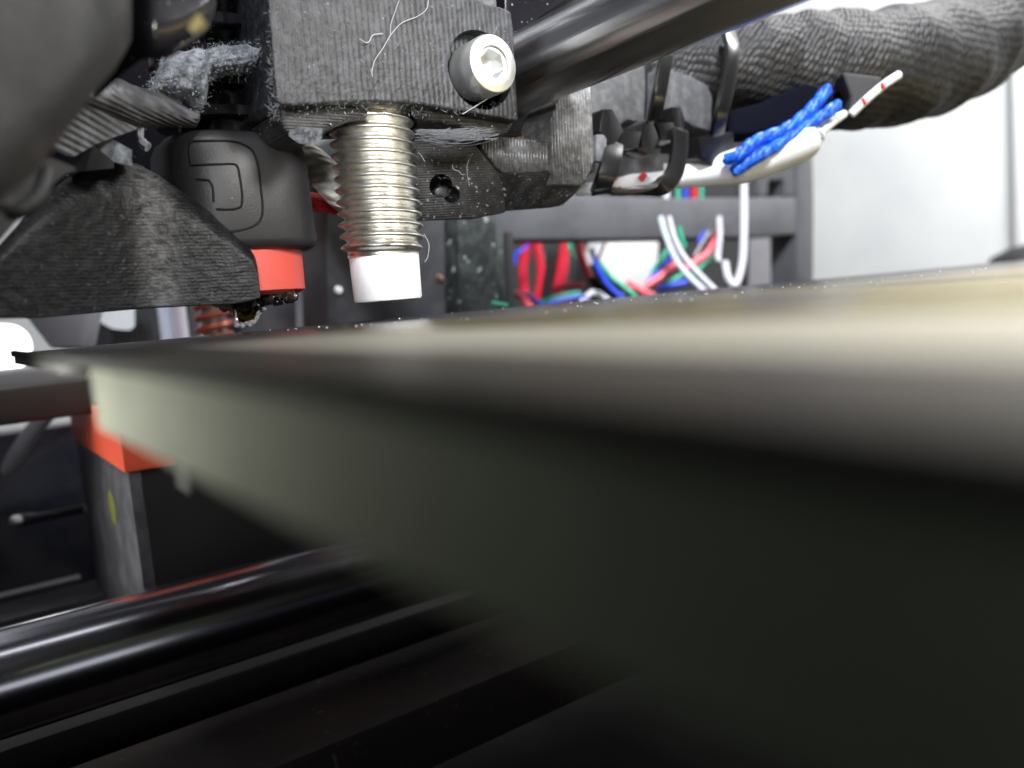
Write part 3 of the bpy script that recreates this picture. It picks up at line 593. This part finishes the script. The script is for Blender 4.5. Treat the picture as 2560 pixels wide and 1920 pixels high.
rp = [(1440, 480, 104, 11), (1500, 466, 104, 18), (1560, 458, 105, 20), (1640, 452, 106, 22), (1710, 446, 109, 24)]
tube_px('cable_jacket', rp, M_wc, None, None, parent=rw, n=20)
M_redp = mat('red_print', (.75, .03, .04), .5)
for u, v, w_ in ((1533, 446, 15), (1606, 441, 14), (1548, 476, 12)):
    obj('red_dash', M().tube([PD(u-5, v+8, 103.6), PD(u+6, v-6, 103.6)], .42, 8), M_redp, rw)
sr = thing('striped_wire', PD(2185, 240, 107), 'white wire with red marks crossing the sleeve opening', 'wire')
obj('wire_jacket', M().tube(cat([PD(2128, 286, 106.5), PD(2165, 250, 106), PD(2210, 212, 106.5), PD(2246, 188, 108)], 6), .55, 14), M_wc, sr)
for u, v in ((2160, 254), (2207, 215)):
    obj('red_mark', M().tube([PD(u-3, v-8, 105.45), PD(u+4, v+7, 105.45)], .22, 8), M_redp, sr)
# pale braid between hotend and sensor
bp_ = [(735, 395, 84, 38), (775, 405, 84, 44), (815, 440, 84, 42), (850, 478, 84, 38), (905, 520, 85, 34)]
cp = cat([PD(u, v, D) for u, v, D, h in bp_], 10)
o = obj('braided_cable', M().tube(cp, [1.75]*len(cp), 32), M_braid, shade=80, label='pale braided glass fibre cable between the hotend and the sensor', cat_='cable')
ls = [0]
for a, b in zip(cp, cp[1:]): ls.append(ls[-1]+np.linalg.norm(b-a))
uv_tube(o, 32, ls, 11)
tube_px('red_wire', [(770, 505, 92, 24), (805, 508, 92, 22), (860, 525, 92, 18)], mat('dark_red_wire', (.55, .02, .02), .4), 'short dark red wire under the pale braided cable', 'wire')

# ================================================================ BACKGROUND FRAME AND PANELS
fr = thing('printer_frame', PX(2015, 700, -150), 'dark grey metal printer frame behind the sheet with windows for wiring', 'frame')
def fbar(name, px, x=-150, th=10, mt=M_frame, bev=.8): return obj(name, M().prism([PX(u, v, x) for u, v in px], (-th, 0, 0)), mt, fr, bevel=bev)
fbar('crossbar', [(1120, 490), (1430, 486), (1700, 495), (1992, 492), (1992, 585), (1900, 592), (1600, 597), (1240, 600), (1120, 600)])
fbar('post', [(1990, 300), (2030, 300), (2036, 500), (2034, 740), (1994, 740)])
fbar('upper_rail', [(1880, 340), (1990, 330), (1990, 491), (1962, 491), (1960, 450), (1922, 450), (1920, 491), (1895, 491)], -150.5, 8)
obj('rear_panel', M().prism([PX(u, v, -185) for u, v in ((1872, 560), (2000, 560), (2000, 760), (1872, 760))], (-4, 0, 0)), M_grey, fr)
obj('side_cover', M().prism([PX(u, v, -118) for u, v in ((1145, 540), (1240, 530), (1250, 830), (1150, 830))], (-5, 0, 0)), M_specky, label='upright black plate dotted with dust right of the sensor tip', cat_='plate', bevel=.5)
obj('motor_plate', M().prism([PX(u, v, -132) for u, v in ((812, 440), (1146, 440), (1150, 850), (820, 850))], (-12, 0, 0)), M_slate, label='flat slate grey plate behind the sensor tip', cat_='plate', bevel=.6)
obj('grey_column', M().prism([PX(u, v, -150) for u, v in ((762, 520), (800, 520), (806, 840), (770, 840))], (-6, 0, 0)), M_grey, label='blurred grey upright strip between the red collar and the sensor', cat_='column')
obj('dark_cover', M().prism([PX(u, v, -175) for u, v in ((590, 380), (860, 380), (860, 880), (600, 880))], (-10, 0, 0)), M_slate, label='dark blue grey cover far behind the nozzle', cat_='cover')
obj('black_cover', M().prism([PX(u, v, -215) for u, v in ((1150, 380), (1900, 380), (1900, 800), (1150, 800))], (-8, 0, 0)), M_dark, label='black cover behind the tangle of coloured wires', cat_='cover')
for u, v, lab in ((845, 725, 'small pale screw head low on the slate plate left of the sensor tip'), (1098, 695, 'small pale screw head on the slate plate right of the sensor tip')):
    obj('screw_head', M().lathe(PX(u, v, -132), (1, 0, 0), [(0, .7), (.6, .6), (.7, .1)], 14), M_white if u < 900 else M_grease, label=lab, cat_='screw')
# window block: stands in for the white wall seen through the gap
def q6(x, y): return (1220+x/3.253, 560+y/3.253)
obj('wall_gap_block', M().prism([PX(*q6(a, b), -205) for a, b in ((960, 60), (1390, 60), (1385, 300), (1290, 520), (1130, 560), (880, 320))], (-8, 0, 0)), mat('wall_gap_white', (.55, .56, .56), .5), bevel=.8, label='pale block standing in for the white wall behind the blue and green wires in the frame window', cat_='wall stand-in')
# black plastic uprights in window
obj('edge_strip', M().prism([PX(*q6(a, b), -128) for a, b in ((55, 60), (130, 60), (150, 700), (95, 700))], (-3, 0, 0)), M_specky, bevel=.4, label='thin dusty grey strip at the left end of the wire window', cat_='strip')
obj('edge_strip', M().prism([PX(*q6(a, b), -140) for a, b in ((150, 60), (210, 60), (225, 700), (165, 700))], (-3, 0, 0)), M_dark, bevel=.4, label='thin black strip just left of the first red cable', cat_='strip')
WC = {'red': mat('red_wire', (.42, .012, .03), .25), 'pink': mat('rose_wire', (.80, .10, .13), .35), 'blue': mat('royal_blue_wire', (.012, .05, .60), .3),
      'green': mat('green_wire', (.01, .35, .20), .35), 'white': mat('off_white_wire', (.60, .60, .66), .4), 'black': mat('black_wire', (.03, .03, .032), .35), 'grey': mat('grey_wire', (.35, .35, .37), .4),
      'ltblue': mat('pale_blue_wire', (.66, .73, .88), .4)}
W = [('red', 235, 48, [(330, 120), (285, 350), (300, 620)], 'thick dark red cable at the left end of the window'),
 ('red', 238, 44, [(390, 120), (430, 380), (400, 620)], 'thick dark red cable just right of the leftmost one'),
 ('red', 238, 62, [(620, 150), (600, 380), (560, 560)], 'thick dark red cable right of the black cable pair'),
 ('blue', 222, 24, [(345, 110), (300, 200), (230, 240), (215, 330)], 'short blue wire curling over the leftmost red cable'),
 ('black', 218, 20, [(545, 80), (480, 380), (430, 660)], 'left one of the two black wires slanting between the red cables'),
 ('black', 219, 20, [(595, 80), (530, 380), (475, 660)], 'right one of the two black wires slanting between the red cables'),
 ('green', 222, 28, [(650, 70), (665, 190), (695, 290)], 'short green wire hanging below the frame bar'),
 ('pink', 218, 40, [(735, 70), (760, 260), (825, 440)], 'thick rose red wire coming down beside the short green wire'),
 ('pink', 214, 28, [(530, 530), (650, 500), (780, 495)], 'rose red wire lying across above the green wire'),
 ('green', 210, 25, [(430, 640), (560, 590), (750, 558)], 'green wire lying level just above the sheet edge'),
 ('blue', 208, 23, [(430, 690), (560, 625), (740, 592), (800, 600)], 'blue wire lying level under the green wire'),
 ('pink', 206, 32, [(215, 560), (280, 610), (350, 680)], 'rose wire end at the lower left of the window'),
 ('blue', 208, 27, [(285, 560), (360, 600), (450, 660)], 'blue wire beside the rose wire end at lower left'),
 ('green', 130, 32, [(30, 640), (90, 650), (160, 665)], 'green wire end on the sheet under the dusty plate'),
 ('white', 212, 42, [(760, 640), (860, 555), (1000, 640)], 'white wire arching low in the window'),
 ('blue', 205, 33, [(840, 200), (890, 350), (990, 510), (1120, 620)], 'royal blue wire sweeping down in front of the pale block'),
 ('green', 207, 26, [(900, 300), (1000, 430), (1090, 500), (1210, 600)], 'green wire sweeping down just right of the royal blue one'),
 ('pink', 212, 34, [(1130, 470), (1230, 530), (1350, 590)], 'rose wire under the pale block'),
 ('pink', 215, 16, [(975, 90), (930, 210), (890, 300)], 'thin rose wire along the left edge of the pale block'),
 ('green', 208, 30, [(1460, 210), (1400, 300), (1330, 400)], 'green wire at the right edge of the pale block'),
 ('blue', 206, 27, [(1490, 270), (1400, 370), (1290, 480)], 'blue wire slanting up right of the pale block'),
 ('pink', 204, 37, [(1520, 330), (1400, 430), (1280, 510)], 'rose wire slanting up below the slanting blue wire'),
 ('blue', 208, 40, [(1380, 530), (1500, 500), (1620, 470)], 'thick blue wire low behind the crossing white wires'),
 ('green', 210, 27, [(1460, 490), (1530, 440), (1600, 400)], 'green wire behind the crossing white wires'),
 ('ltblue', 196, 36, [(1400, -60), (1450, 110), (1530, 290), (1640, 430), (1790, 570)], 'left one of the two pale wires crossing the window'),
 ('white', 195, 33, [(1470, -60), (1515, 110), (1590, 260), (1710, 400), (1850, 540)], 'right one of the two pale wires crossing the window'),
 ('pink', 205, 37, [(1890, 40), (1800, 220), (1700, 300), (1610, 360)], 'rose wire coming down from the upper right of the window'),
 ('green', 206, 32, [(1850, 230), (1770, 310), (1670, 410)], 'green wire under the rose wire at the right'),
 ('grey', 208, 18, [(1800, 60), (1740, 160), (1680, 260)], 'thin grey wire above the rose wire at the right'),
 ('green', 212, 28, [(1555, 20), (1570, 110), (1600, 190)], 'green wire end tucked behind the pale wires at the top'),
 ('blue', 214, 26, [(1760, 60), (1710, 150)], 'short blue wire in the shadow at the window top'),
 ('white', 200, 38, [(1880, -60), (1885, 100), (1870, 260), (1880, 300)], 'short white wire left of the white loop'),
 ('white', 198, 50, [(2080, -350), (2080, 60), (2065, 330), (2015, 490), (1955, 440), (1925, 300)], 'thick white wire looping at the right end of the window'),
 ('white', 225, 40, [(1450, -320), (1450, -120)], 'white wire seen above the frame bar'), 
 ('green', 226, 28, [(1545, -320), (1545, -120)], 'green wire seen above the frame bar'),
 ('blue', 227, 30, [(1605, -320), (1605, -120)], 'blue wire seen above the frame bar'),
 ('red', 228, 36, [(1675, -320), (1675, -120)], 'red wire seen above the frame bar'),
 ('green', 229, 26, [(1735, -320), (1735, -120)], 'dark green wire rightmost of those above the frame bar')]
for c, D, th, pts, lab in W:
    cpth = cat([PD(*q6(a, b), D) for a, b in pts], 8); r = th*(1.6 if c in ('red', 'pink', 'black') else 1.15)/2/3.253*D/F
    obj(c.replace('ltblue', 'pale_blue').replace('pink', 'rose')+'_wire', M().tube(cpth, r, 14), WC[c], shade=70, label=lab, cat_='wire', group='coloured wires in the frame window')
tube_px('dark_red_sleeve', [(1845, 300, 125, 14), (1848, 330, 125, 15), (1846, 352, 125, 12)], WC['red'], 'short dark red wire behind the rightmost zip tie', 'wire')

# ================================================================ LEFT REAR: LEADSCREW, RODS, BLOCKS
ls_ = thing('lead_screw', PD(535, 838, 150), 'blurred lead screw with reddish threads behind the duct', 'lead screw')
c = PD(535, 810, 150)
obj('screw_core', M().lathe((c[0], c[1], -8), (0, 0, 1), [(0, 2.3), (40, 2.3)], 20), M_thread, ls_)
hp_ = [(c[0]+2.9*math.cos(a), c[1]+2.9*math.sin(a), -6+a/(2*math.pi)*2.2) for a in np.arange(0, 2*math.pi*14, .35)]
obj('screw_thread', M().tube(hp_, .62, 8), mat('red_brown_metal', (.55, .16, .10), .35, .4), ls_)
for u, hw, mt, lab in ((415, 16, WC['ltblue'], 'pale lavender rod, left of the pair behind the duct'), (450, 18, mat('lavender_rod', (.62, .58, .66), .3, .3), 'pinkish rod, right of the pair behind the duct')):
    c = PD(u, 810, 165)
    obj('smooth_rod', M().lathe((c[0], c[1], -10), (0, 0, 1), [(0, hw*165/F), (45, hw*165/F)], 24), mt, label=lab, cat_='rod', group='pale upright rods behind the duct')
obj('white_block', M().solid(np.linspace(243, 337, 10), lambda u: 700, lin([(243, 790), (250, 805), (280, 822), (325, 826), (337, 815)]), lambda u, q: 170, 10, 4), M_wc, bevel=0, label='glaring white block hanging under the duct at the left', cat_='block')
obj('bearing_block', M().prism([PD(u, v, 190) for u, v in ((230, 680), (470, 680), (470, 900), (215, 900))], FW*8), M_slate, label='dark block behind the white block at the left', cat_='block', bevel=.5)
obj('grey_bracket', M().prism([PD(u, v, 150) for u, v in ((40, 700), (235, 700), (200, 870), (120, 870), (60, 790))], FW*6), M_grey, bevel=1, label='blurred pale grey bracket at the left edge above the sheet corner', cat_='bracket')
glowm = bpy.data.materials.new('white_glow'); glowm.use_nodes = True; bb = glowm.node_tree.nodes['Principled BSDF']
bb.inputs['Emission Color'].default_value = (1, 1, 1, 1); bb.inputs['Emission Strength'].default_value = 3.5
obj('glowing_spot', M().lathe(PD(22, 870, 160), -FW, [(0, 4.6), (2, 4.6), (4, 3.2), (4.8, .4)], 28), glowm, label='small round white spot glowing beside the left tip of the sheet', cat_='lamp')  # bright emissive spot at the left edge
obj('base_bar', M().bb((-150, -60, -9.5), (-136, 22, -3.2)), mat('silver_bar', (.34, .33, .34), .4, .6), bevel=1, label='silver bar seen end-on below the left tip of the sheet', cat_='bar')
obj('brown_bar', M().bb((-134, -40, -10.2), (-128, 30, -5.2)), mat('brown_black_bar', (.035, .028, .025), .5), bevel=.8, label='brownish black bar in front of the silver bar at the left', cat_='bar')

# orange-capped post
pc = PD(318, 1175, 100)
po = thing('corner_post', (pc[0]-6, pc[1]+6, pc[2]-30), 'grey corner post with an orange printed cap below the bed', 'post')
xl = PY(192, 1110, pc[1])[0]
obj('post_body', M().bb((xl, pc[1], pc[2]-32), (pc[0], pc[1]+1.5, pc[2]-.3)), M_post, po, bevel=.3)
obj('shaded_post_side', M().bb((xl+.3, pc[1]+1.5, pc[2]-34), (pc[0]-.25, pc[1]+60, pc[2]-.4)), M_dark, po)  # coloured black for the unlit side of the post
obj('orange_cap', M().bb((xl-.4, pc[1]-.4, pc[2]-.3), (pc[0]+.5, pc[1]+16.5, pc[2]+7)), M_orange, po, bevel=.3)
gp = PY(280, 1268, pc[1]-.05)
obj('stain', M().lathe(gp, (0, -1, 0), [(0, 2.6), (.04, 2.3), (.06, .3)], 14), M_green, po, label='yellow green smudge on the post')
# dark glossy side frame far left, below bed
obj('side_plate', M().bb((-182, -80, -80), (-175, 120, -16)), mat('blue_black_gloss', (.02, .022, .035), .3, col2=(.05, .05, .06), nscale=.6, bump=.05, bscale=1), bevel=.5, label='blue black glossy side plate at the far left under the bed', cat_='side plate')
def yrod(u, v, D, r, mt, name, lab, y0=-60, y1=120, n=64):
    c = PD(u, v, D); return obj(name, M().lathe((c[0], y0, c[2]), (0, 1, 0), [(0, r), (y1-y0, r)], n), mt, base=(c[0], 0, c[2]), label=lab, cat_='rod')
yrod(250, 1634, 86, 5.4, M_rod2, 'bed_rod', 'polished bed rod with long bright streaks at the lower left', -90, 160)
yrod(120, 1464, 150, .7, M_grey, 'thin_rod', 'thin silver rod above the grey rail at the left', -70, 17)
c = PD(100, 1560, 130)
obj('grey_rail', M().bb((c[0]-8, -90, c[2]-3.5), (c[0]+3, 24, c[2]+3)), M_slate, bevel=.8, label='grey rail with specks of dust below the thin silver rod', cat_='rail')
c = PD(200, 1790, 92)
obj('black_extrusion', M().bb((c[0]-14, -90, c[2]-7), (c[0], 220, c[2]-1)), M_dark, bevel=.6, label='black aluminium extrusion below the bright bed rod', cat_='extrusion')
c = PD(330, 1880, 80)
obj('lower_extrusion', M().bb((c[0]-10, -90, c[2]-12), (c[0]+6, 220, c[2]-4)), mat('brown_black_metal', (.020, .015, .015), .6, col2=(.03, .016, .014), nscale=.6, dots=(8, .72, (.1, .09, .08))), bevel=.6, label='brownish black extrusion at the bottom left corner', cat_='extrusion')
c = PD(140, 1270, 140)
obj('drag_cable', M().tube(cat([PD(-60, 1260, 150), PD(20, 1165, 150), PD(80, 1080, 150), PD(150, 1000, 150)], 6), 1.5, 12), M_grey, label='dark grey cable slanting down at the left edge', cat_='cable')
obj('cross_bolt', M().tube(cat([PD(35, 1302, 140), PD(120, 1290, 140), PD(215, 1270, 140)], 4), [1.1]*3+[.8]*6, 12), M_frame, label='dull metal bolt shaft left of the post', cat_='bolt')
obj('bolt_end', M().lathe(PD(36, 1302, 138), -FW, [(-1, .9), (0, .9), (.6, .5), (.7, .1)], 14), M_white, label='tiny shiny bolt end at the left edge', cat_='bolt')

# ================================================================ HAIR, FUZZ, DUST
def hair(pts, r, label):
    return obj('hair_strand', M().tube(cat(pts, 8), r*.58, 6), M_hair, label=label, cat_='fibre', group='loose pale fibres on the printer')
def h2(pts): return [PX(600+a/2.91, b/2.91, HX+.35) for a, b in pts]
hair(h2([(1370, -40), (1360, 60), (1290, 120), (1180, 165), (1100, 250), (1040, 350), (980, 440), (960, 520), (965, 560)]), .075, 'long curved pale fibre down the middle of the sensor holder')
hair(h2([(1170, -40), (1130, 80), (1100, 170), (1095, 250)]), .06, 'straight faint fibre beside the long curved one on the holder')
hair(h2([(870, 285), (930, 310), (970, 255), (1040, 245)]), .09, 'short wavy fibre high on the sensor holder')
hair(h2([(1620, 830), (1750, 750), (1890, 665), (1930, 640)]), .085, 'straight pale fibre below the bright screw')
def h9(pts): return [PX(1000+a/4.254, 280+b/4.254, -71) for a, b in pts]
hair(h9([(775, 440), (720, 540), (715, 650), (740, 790)]), .06, 'curved pale fibre on the dark side of the carriage')
hair(h9([(555, 560), (570, 610), (630, 630), (650, 660), (690, 665)]), .07, 'kinked pale fibre on the dark side of the carriage')
hair(h9([(190, 430), (230, 470), (265, 530)]), .06, 'short pale fibre right beside the sensor thread')
hair([PD(1060, 585, 76), PD(1072, 610, 76), PD(1070, 640, 76), PD(1062, 655, 76)], .07, 'thin looped fibre at the right of the white sensor tip')
hair([PD(330, 835, 70), PD(345, 820, 71), PD(350, 810, 71), PD(362, 828, 70)], .04, 'wispy fibre standing on the sheet edge under the duct')
fz = M(); rf = random.Random(11)
def fuzz(N, pick, nrm, ln, wd):
    nrm = A(*nrm)
    for _ in range(N):
        p = pick(); d = A(*[rf.gauss(0, 1) for _ in range(3)]); d += nrm*.7; d /= np.linalg.norm(d); l = rf.uniform(.4, 1)*ln
        s = np.cross(d, A(*[rf.gauss(0, 1) for _ in range(3)])); s /= np.linalg.norm(s)+1e-6; w_ = wd*rf.uniform(.6, 1.3); bd = A(*[rf.gauss(0, .4) for _ in range(3)])*l
        a, b, c_ = p, p+d*l*.5+bd*.3, p+d*l+bd
        fz.add([a-s*w_, a+s*w_, b-s*w_, b+s*w_, c_-s*w_*.4, c_+s*w_*.4], [(0, 1, 3, 2), (2, 3, 5, 4)])
def in_holder():
    while True:
        u = rf.uniform(672, 1290); v = rf.uniform(-20, 300)
        wgt = .9 if u < 800 else .9-.0024*(u-800)
        if u > 1130: wgt = .05
        if v > 240 and u > 820: wgt = max(wgt, .4)
        if math.hypot(u-1220, v-155) < 95: wgt = 0
        if rf.random() < wgt: return PX(u, v, HX+.02)
fuzz(1100, in_holder, (.5, 0, 0), .30, .024)
fuzz(500, lambda: PX((lambda v: 668+v*.105+rf.uniform(0, 14))(1) if False else rf.uniform(672, 700), rf.uniform(0, 300), HX-.3), (.3, -.6, 0), .5, .03)
fuzz(260, lambda: PX(rf.uniform(740, 1290), rf.uniform(255, 285), HX-.1), (0, 0, -.6), .35, .03)
obj('holder_fuzz', fz, M_fuzz, base=(HX, 38, 22), kind='stuff', label='fine grey fuzz covering the sensor holder', cat_='fuzz', shade=180)
fz = M()
for _ in range(90):
    u0, v0 = rf.uniform(1035, 1075), rf.uniform(322, 352); u1 = rf.uniform(1120, 1250); v1 = rf.uniform(318, 352); d0 = rf.uniform(73.5, 75)
    mid = PD((u0+u1)/2, (v0+v1)/2+rf.uniform(-6, 20), d0+rf.uniform(0, 1)); fz.tube(cat([PD(u0, v0, d0), mid, PD(u1, v1, d0+1.5)], 4), .022, 3)
obj('lint_web', fz, M_fuzz, base=(-70, 44, 17), kind='stuff', label='grey cobweb of lint strung under the sensor holder', cat_='lint')
fz = M()
def inp(u, v, P):
    c = False
    for i in range(len(P)):
        (x1, y1), (x2, y2) = P[i], P[i-1]
        if (y1 > v) != (y2 > v) and u < (x2-x1)*(v-y1)/(y2-y1)+x1: c = not c
    return c
PA = [(1040, 345), (1160, 348), (1245, 435), (1255, 525), (1180, 540), (1060, 545)]; PB = [(1255, 436), (1390, 436), (1400, 465), (1440, 470), (1400, 508), (1370, 515), (1270, 520)]
def in_jaw():
    while True:
        u, v = rf.uniform(1040, 1450), rf.uniform(345, 545)
        if inp(u, v, PA): return PP(u, v, pt2+A(.15, -.05, 0), (.9, -.35, -.3))
        if inp(u, v, PB): return PP(u, v, pt+A(.15, 0, -.1), (.80, -.15, -.60))
fuzz(420, in_jaw, (1, 0, 0), .26, .03)
obj('carriage_dust', fz, M_fuzz, base=(-72, 45, 14), kind='stuff', label='specks of dust on the lower carriage', cat_='dust', shade=180)
fz = M()
fuzz(2200, lambda: PD(rf.uniform(384, 668), rf.gauss(0, 1)*0+rf.uniform(100, 275), 68.7) if False else elbow_pt(), (.8, -.5, .3), .6, .03) if False else None
ev = [np.array(v_) for v_ in elbow.v[:len(elbow.v)//2]]
fuzz(2800, lambda: ev[rf.randrange(len(ev))]+A(*[rf.gauss(0, .25) for _ in range(3)]), (.5, -.3, .2), .32, .03)
obj('elbow_lint', fz, mat('blue_grey_lint', (.30, .33, .38), .9), base=PD(450, 200, 70), kind='stuff', label='loose blue grey lint hairs on the bent cable duct', cat_='lint', shade=180)
